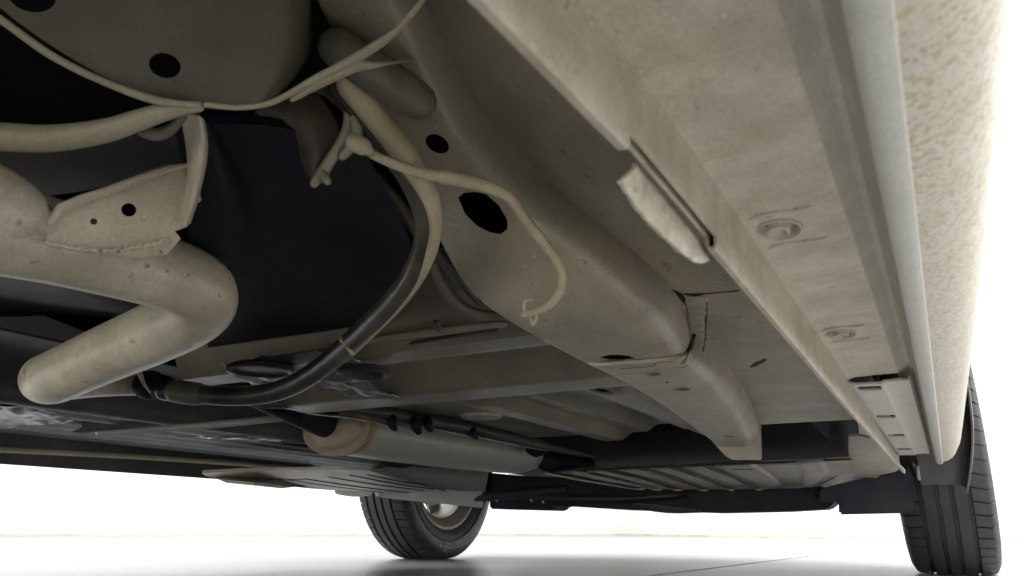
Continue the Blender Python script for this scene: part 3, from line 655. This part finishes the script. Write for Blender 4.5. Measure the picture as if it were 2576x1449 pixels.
# long covered pipe run towards the front
run = pxtube('fuel_line_cover', [(660, 1010, 1.02, 20), (760, 1012, 1.08, 19), (900, 1026, 1.15, 19), (1050, 1052, 1.24, 20), (1200, 1078, 1.34, 17), (1320, 1108, 1.44, 14), (1440, 1136, 1.55, 9), (1490, 1146, 1.6, 6)], M['plastic'], car, n=6, flat=.8)
for x, y, d, r in ((985, 1066, 1.19, 13), (1045, 1072, 1.22, 15), (1075, 1070, 1.235, 12), (1190, 1094, 1.32, 9)):
    pxtube('line_clip', [(x, y - 14, d, r), (x + 2, y, d - .01, r), (x + 8, y + r * .9, d - .01, r * .6)], M['black'], run, n=3)
pxtube('line_foil', [(745, 1032, 1.09, 4), (800, 1042, 1.12, 5), (880, 1050, 1.15, 4), (960, 1064, 1.19, 4), (1010, 1074, 1.2, 3)], M['foil'], run, n=3, flat=.5)
pxtube('line_foil', [(1090, 1078, 1.27, 3), (1160, 1092, 1.30, 4), (1230, 1104, 1.36, 4), (1310, 1122, 1.42, 3), (1380, 1134, 1.5, 2)], M['foil'], run, n=3, flat=.5)
# thin rods on the left
pxtube('support_rod', [(246, 1090, 1.0, 6), (400, 1079, 1.08, 8), (560, 1066, 1.16, 9), (740, 1048, 1.26, 9)], M['muffler'], car, n=3)
pxtube('support_rod', [(190, 1088, 1.1, 2.5), (330, 1078, 1.16, 3), (520, 1058, 1.24, 3.5), (745, 1040, 1.3, 4)], M['axle'], car, n=3)
solid_poly('rod_bracket', [Wd(x, y, 1.15) for x, y in ((175, 1088), (205, 1075), (215, 1035), (245, 1012), (262, 1030), (270, 1062), (420, 1058), (400, 1075), (250, 1082))], M['plastic'], car, .006, up=FW)
pxtube('link_bracket', [(700, 1030, 1.12, 11), (735, 1034, 1.12, 13), (752, 1046, 1.13, 10)], M['deep'], car, n=3)

# ------------------------------------------------ crumpled foil heat shields
def foil(name, L, amp=.006, n=26, mat_='foil'):
    """patch between four px corners (px,py,rel), crumpled"""
    a, b, c, d = [Wz(*p) for p in L]; rows = []
    for j in range(n + 1):
        r = []
        for i in range(n + 1):
            u, v = i / n, j / n; p = a.lerp(b, u).lerp(d.lerp(c, u), v)
            e = noise.noise(Vector((p.x * 38, p.y * 38, p.z * 10))) + .6 * noise.noise(p * 90)
            p = p + Vector((noise.noise(p * 30 + Vector((9, 0, 0))) * .008 * (1 if i in (0, n) or j in (0, n) else 0), noise.noise(p * 34) * .014 * (1 if j in (0, n) else 0), e * amp))
            r.append(p)
        rows.append(r)
    return solid_loft(name, rows, M[mat_], car, .0008, 0)
foil('foil_heat_shield', [(-60, 1022, .150), (80, 1022, .150), (195, 1062, .137), (-60, 1080, .130)], .004)
foil('foil_heat_shield', [(545, 918, .172), (770, 884, .174), (905, 905, .166), (640, 980, .160)], .005)
foil('foil_heat_shield', [(800, 958, .166), (890, 950, .166), (1020, 1004, .158), (870, 1000, .155)], .004)
foil('foil_heat_shield', [(430, 1097, .128), (600, 1095, .128), (775, 1116, .118), (600, 1106, .121)], .0025)
foil('foil_heat_shield', [(150, 730, .24), (240, 700, .24), (250, 745, .235), (140, 760, .235)], .004)
bm = bmesh.new(); c = Wz(655, 934, .160); lathe_bm(bm, [(.004, .034), (0, .036), (-.001, .032), (.002, .028), (.002, .0001)], c, (0, 0, 1), (1, 0, 0), 36); bmo('sender_cover', bm, M['plastic'], car)
bm = bmesh.new(); c = Wz(915, 940, .160); lathe_bm(bm, [(.006, .028), (0, .030), (-.002, .026), (.004, .022), (.006, .0001)], c, (0, 0, 1), (1, 0, 0), 36); bmo('sender_cover', bm, M['plastic'], car)

# ------------------------------------------------ rear suspension, upper left
def trow(pts, z, e):
    (x, y) = pts[-1]
    return [Wz(a, b, zz) for (a, b), zz in zip(pts, z)] + [Wz(x + 45 * e, y - 4, z[-1] + .006), Wz(x + 75 * e, y - 10, z[-1] + .022), Wz(x + 92 * e, y - 16, z[-1] + .06), Wz(x + 96 * e, y - 20, z[-1] + .11)]
tray = solid_loft('spring_tray', [trow(*a) for a in (
    (((-140, -160), (250, -160), (520, -160), (680, -160)), (.262, .272, .275, .275), 1),
    (((-60, -20), (260, 0), (520, 20), (700, 20)), (.252, .262, .265, .266), 1),
    (((130, 120), (330, 130), (540, 140), (705, 140)), (.240, .248, .252, .253), .9),
    (((270, 200), (400, 205), (550, 210), (680, 205)), (.232, .235, .240, .243), .8),
    (((400, 255), (470, 262), (560, 266), (650, 260)), (.228, .228, .229, .231), .5))], M['axle'], car, .004, 2)
cut(tray, [rhole(415, 165, dep(415, 165, .241), 37, 31, .05, .15), rhole(82, -8, dep(82, -8, .252), 52, 38, .05)])
pxztube('tray_rim', [(520, 264, .222, 7.2), (600, 271, .221, 6.5), (670, 262, .221, 7.2), (725, 238, .222, 7.9), (790, 200, .223, 9.4), (860, 165, .225, 11.5), (930, 125, .227, 12.2), (1000, 75, .230, 8.6), (1060, 5, .235, 6.5), (1120, -70, .24, 5.8)], M['rimlit'], car, n=6)
pxztube('tray_rim', [(-160, -60, .235, 10.1), (0, 48, .232, 10.1), (130, 140, .228, 10.1), (260, 205, .225, 9.4), (390, 252, .222, 10.8), (500, 266, .221, 8.6)], M['rimlit'], car, n=6)
pxztube('axle_beam_flange', [(-200, 335, .21, 34), (0, 344, .21, 36), (130, 348, .21, 34), (260, 330, .212, 30), (350, 302, .216, 26), (420, 280, .22, 22), (500, 268, .222, 14)], M['rimlit'], car, n=6, sides=20)
pxztube('flange_tab', [(355, 330, .212, 14), (395, 338, .212, 17), (430, 325, .214, 15), (462, 290, .218, 12)], M['axle'], car, n=4, flat=.4, flatdir=FW)
solid_loft('axle_beam', [[Wz(x, y, z) for x, y, z in r] for r in (((-150, 370, .25), (150, 365, .25), (350, 340, .25), (480, 330, .25)), ((-150, 420, .24), (150, 420, .24), (350, 400, .24), (490, 380, .24)), ((-150, 500, .235), (140, 500, .235), (350, 450, .235), (490, 420, .235)))], M['plastic'], car, .004, 2)
pxtube('beam_flange', [(740, 248, .415, 12), (800, 215, .415, 16), (860, 185, .415, 20), (905, 165, .415, 22), (935, 165, .415, 16), (985, 158, .43, 8), (1030, 150, .48, 8), (1060, 146, .54, 8)], M['rimlit'], car, n=5, flat=.5, flatdir=UP)
pxtube('bump_stop', [(850, 120, .47, 50), (950, 190, .47, 54), (1020, 235, .468, 52), (1052, 254, .468, 47)], M['axle'], car, n=5, sides=24)
br = pxtube('hanger_bracket', [(862, 205, .49, 15), (874, 250, .49, 13), (878, 300, .49, 14), (872, 340, .49, 17), (850, 375, .49, 15), (826, 410, .49, 15), (806, 445, .49, 16)], M['rail'], car, n=5)
pxtube('bracket_lobe', [(892, 300, .485, 12), (898, 335, .485, 16), (880, 372, .485, 14), (862, 392, .485, 12)], M['rail'], br, n=4)
pxtube('bracket_tip', [(806, 440, .485, 14), (790, 462, .48, 11)], M['rail'], br, n=2)
pxtube('bracket_tip', [(812, 440, .485, 14), (824, 456, .48, 10)], M['rail'], br, n=2)
solid_loft('rubber_mount', [[Wd(x, y, d) for x, y, d in r] for r in (((640, 282, .505), (690, 258, .497), (745, 244, .497), (800, 238, .505)), ((672, 304, .502), (712, 288, .488), (775, 282, .486), (848, 300, .50)), ((718, 344, .502), (752, 334, .486), (800, 332, .484), (858, 344, .50)), ((756, 372, .502), (775, 366, .488), (806, 366, .486), (846, 376, .50)), ((752, 402, .50), (774, 408, .489), (800, 408, .488), (822, 404, .497)), ((776, 446, .498), (788, 450, .49), (798, 450, .49), (806, 446, .496)))], M['bush'], br, .006, 2, up=FW)
solid_poly('bracket_web', [Wd(x, y, .515) for x, y in ((770, 225), (870, 205), (878, 300), (850, 270), (815, 240))], M['axle'], br, .003, up=FW)

# ------------------------------------------------ front end: cradle, undertrays, bumper bottom
cr = [[(1370, 1182), (1500, 1176), (1650, 1170), (1800, 1164), (1980, 1158), (2140, 1150)], [(1372, 1188), (1500, 1184), (1650, 1178), (1800, 1172), (1980, 1166), (2142, 1158)], [(1460, 1206), (1590, 1204), (1720, 1200), (1860, 1196), (2000, 1192), (2146, 1184)], [(1600, 1228), (1680, 1231), (1800, 1232), (1930, 1230), (2010, 1228), (2060, 1224)]]
zz = [.128, .116, .106, .096]
def interp_row(r, u):
    k = min(int(u * (len(r) - 1)), len(r) - 2); t = u * (len(r) - 1) - k
    return r[k][0] + (r[k + 1][0] - r[k][0]) * t, r[k][1] + (r[k + 1][1] - r[k][1]) * t
rows = []
for j in range(25):
    v = j / 24 * 3; k = min(int(v), 2); t = v - k; r = []
    for i in range(97):
        u = i / 96; a, b = interp_row(cr[k], u), interp_row(cr[k + 1], u); x, y = a[0] + (b[0] - a[0]) * t, a[1] + (b[1] - a[1]) * t
        z = zz[k] + (zz[k + 1] - zz[k]) * t
        ph = (u * 9.2) % 1.0; wv = sm(.06, .20, ph) * (1 - sm(.42, .60, ph)) * (1 - sm(.60, .66, u)) + .8 * sm(.70, .72, u) * (1 - sm(.82, .84, u)) + .7 * sm(.9, .92, u)
        z += .0050 * wv * sm(.25, .8, v) * (1 - sm(2.8, 3, v))
        r.append(Wz(x, y, z))
    rows.append(r)
cradle = solid_loft('front_cradle', rows, M['cradle'], car, .004, 0)
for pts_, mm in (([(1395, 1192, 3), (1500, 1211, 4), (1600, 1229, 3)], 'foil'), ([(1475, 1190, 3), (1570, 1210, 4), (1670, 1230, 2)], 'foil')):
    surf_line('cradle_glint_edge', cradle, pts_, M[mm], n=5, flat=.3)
surf_line('cradle_flange', cradle, [(1376, 1186, 4), (1500, 1181, 6), (1800, 1169, 6), (2134, 1155, 6)], M['plastic'], flat=.4)
surf_line('cradle_recess', cradle, [(1845, 1181, 7), (1890, 1180, 7)], M['plastic'], flat=.2)
solid_loft('cradle_end_box', [[Wz(x, y, z) for x, y, z in r] for r in (((2135, 1097, .150), (2150, 1096, .150), (2190, 1098, .148), (2245, 1130, .14)), ((2133, 1150, .125), (2150, 1150, .122), (2210, 1165, .118), (2262, 1180, .116)), ((2146, 1180, .110), (2160, 1182, .108), (2200, 1196, .104), (2262, 1186, .108)), ((2060, 1222, .097), (2080, 1225, .096), (2170, 1203, .1), (2200, 1198, .102)))], M['seal'], car, .004, 1).data.materials.__setitem__(0, M['cradle'])
# dark beams beyond the cradle
def beam(name, pts, y, dep, mat_): return solid_poly(name, [Wy(px, py, y) for px, py in pts], mat_, car, dep, up=Vector((0, 1, 0)), bevel=.004)
beam('front_splash_shield', [(2062, 1228), (2200, 1196), (2215, 1172), (2262, 1170), (2300, 1210), (2300, 1290), (2110, 1294), (2109, 1262), (2060, 1262)], 1.72, .03, M['black'])
beam('lower_crossmember', [(1222, 1188), (1300, 1196), (1500, 1205), (1800, 1222), (2070, 1222), (2108, 1258), (2080, 1280), (1980, 1286), (1800, 1290), (1560, 1282), (1400, 1272), (1388, 1284), (1232, 1280)], 2.05, .10, M['black'])
pxtube('stabiliser_bar', [(1240, 1245, 1.95, 4), (1400, 1252, 1.95, 5), (1560, 1254, 1.95, 5), (1700, 1246, 1.95, 4)], M['plastic'], car, n=4)
pxtube('control_arm', [(1180, 1254, 1.95, 9), (1260, 1246, 1.9, 12), (1330, 1240, 1.85, 14), (1420, 1232, 1.8, 12)], M['black'], car, n=4)
pxtube('control_arm', [(1850, 1262, 2.0, 9), (1960, 1258, 1.95, 13), (2080, 1240, 1.85, 14), (2200, 1222, 1.75, 12)], M['black'], car, n=4)
for x, y in ((1248, 1258), (1288, 1248), (1335, 1258), (1365, 1262), (1905, 1258)): pxtube('clip_stud', [(x, y, 1.93, 2.4), (x + 2, y + 2, 1.93, 2.4)], M['seal'], car, n=1, sides=8)
for x0, y0, x1, y1 in ((1835, 1262, 1930, 1280), (1880, 1268, 1975, 1282), (1600, 1272, 1760, 1286)):
    pxtube('shield_flap', [(x0, y0, 1.98, 9), ((x0 + x1) / 2, y0 + 10, 1.98, 11), (x1, y1, 1.98, 5)], M['plastic'], car, n=3, flat=.4)
# left undertray with ribs, grey housing above it
ut = [[(508, 1190), (640, 1184), (760, 1183), (870, 1181), (930, 1184)], [(516, 1200), (660, 1200), (800, 1200), (920, 1197), (1000, 1206)], [(570, 1208), (720, 1217), (860, 1222), (980, 1222), (1075, 1226)], [(640, 1213), (770, 1229), (890, 1237), (1040, 1244), (1150, 1246)]]
zu = [.104, .098, .091, .085]
und = solid_loft('side_undertray', [[Wz(x, y, zu[i]) for x, y in r] for i, r in enumerate(ut)], M['rail'], car, .006, 1)
for (xa, ya), (xb, yb), wpx in (((700, 1203), (960, 1238), 2.4), ((764, 1204), (1040, 1240), 3.6), ((829, 1200), (1064, 1233), 3.8), ((880, 1195), (1090, 1230), 3.8), ((925, 1194), (1080, 1222), 3.2), ((560, 1198), (760, 1206), 2.0)):
    surf_line('tray_groove', und, [(xa, ya, wpx * 1.0), ((xa + xb) / 2, (ya + yb) / 2 + 2, wpx * 1.5), (xb, yb, wpx * 1.2)], M['black'], n=6)
hs = [[(938, 1162), (1000, 1150), (1080, 1160), (1160, 1172), (1230, 1180)], [(938, 1186), (1010, 1178), (1090, 1184), (1170, 1194), (1225, 1204)], [(944, 1194), (1020, 1202), (1110, 1214), (1180, 1222), (1218, 1224)], [(960, 1200), (1040, 1216), (1120, 1232), (1180, 1238), (1212, 1236)]]
solid_loft('gearbox_sump', [[Wd(x, y, 1.98 - .02 * i) for x, y in r] for i, r in enumerate(hs)], M['muffler'], car, .05, 2, up=FW).data.materials.__setitem__(0, mat('grey_cast_housing', (.34, .35, .35), .5, .1, var=.12, scale=30, bump=.15))
beam('left_fender_shield', [(640, 1180), (960, 1150), (1230, 1180), (1230, 1240), (1100, 1236), (900, 1226)], 1.80, .02, M['deep'])
pxtube('jack_point', [(850, 1237, 1.9, 8), (890, 1242, 1.9, 9), (930, 1240, 1.9, 8)], M['muffler'], car, n=3, flat=.6)

# ------------------------------------------------ loose strip by the wall
s0 = [Vector((*(A + du * t - du.cross(Vector((0, 0, 1))) * -e).xy, .004 + .002 * math.sin(t * 9))) for t, e in ((5.1, .25), (6.3, .5), (7.3, .4), (7.3, .62), (6.2, .7), (5.3, .4))]
st = solid_poly('paper_strip', s0, M['wall'], None, .003)
st['label'] = 'long white strip of paper lying on the floor near the wall'; st['category'] = 'paper strip'
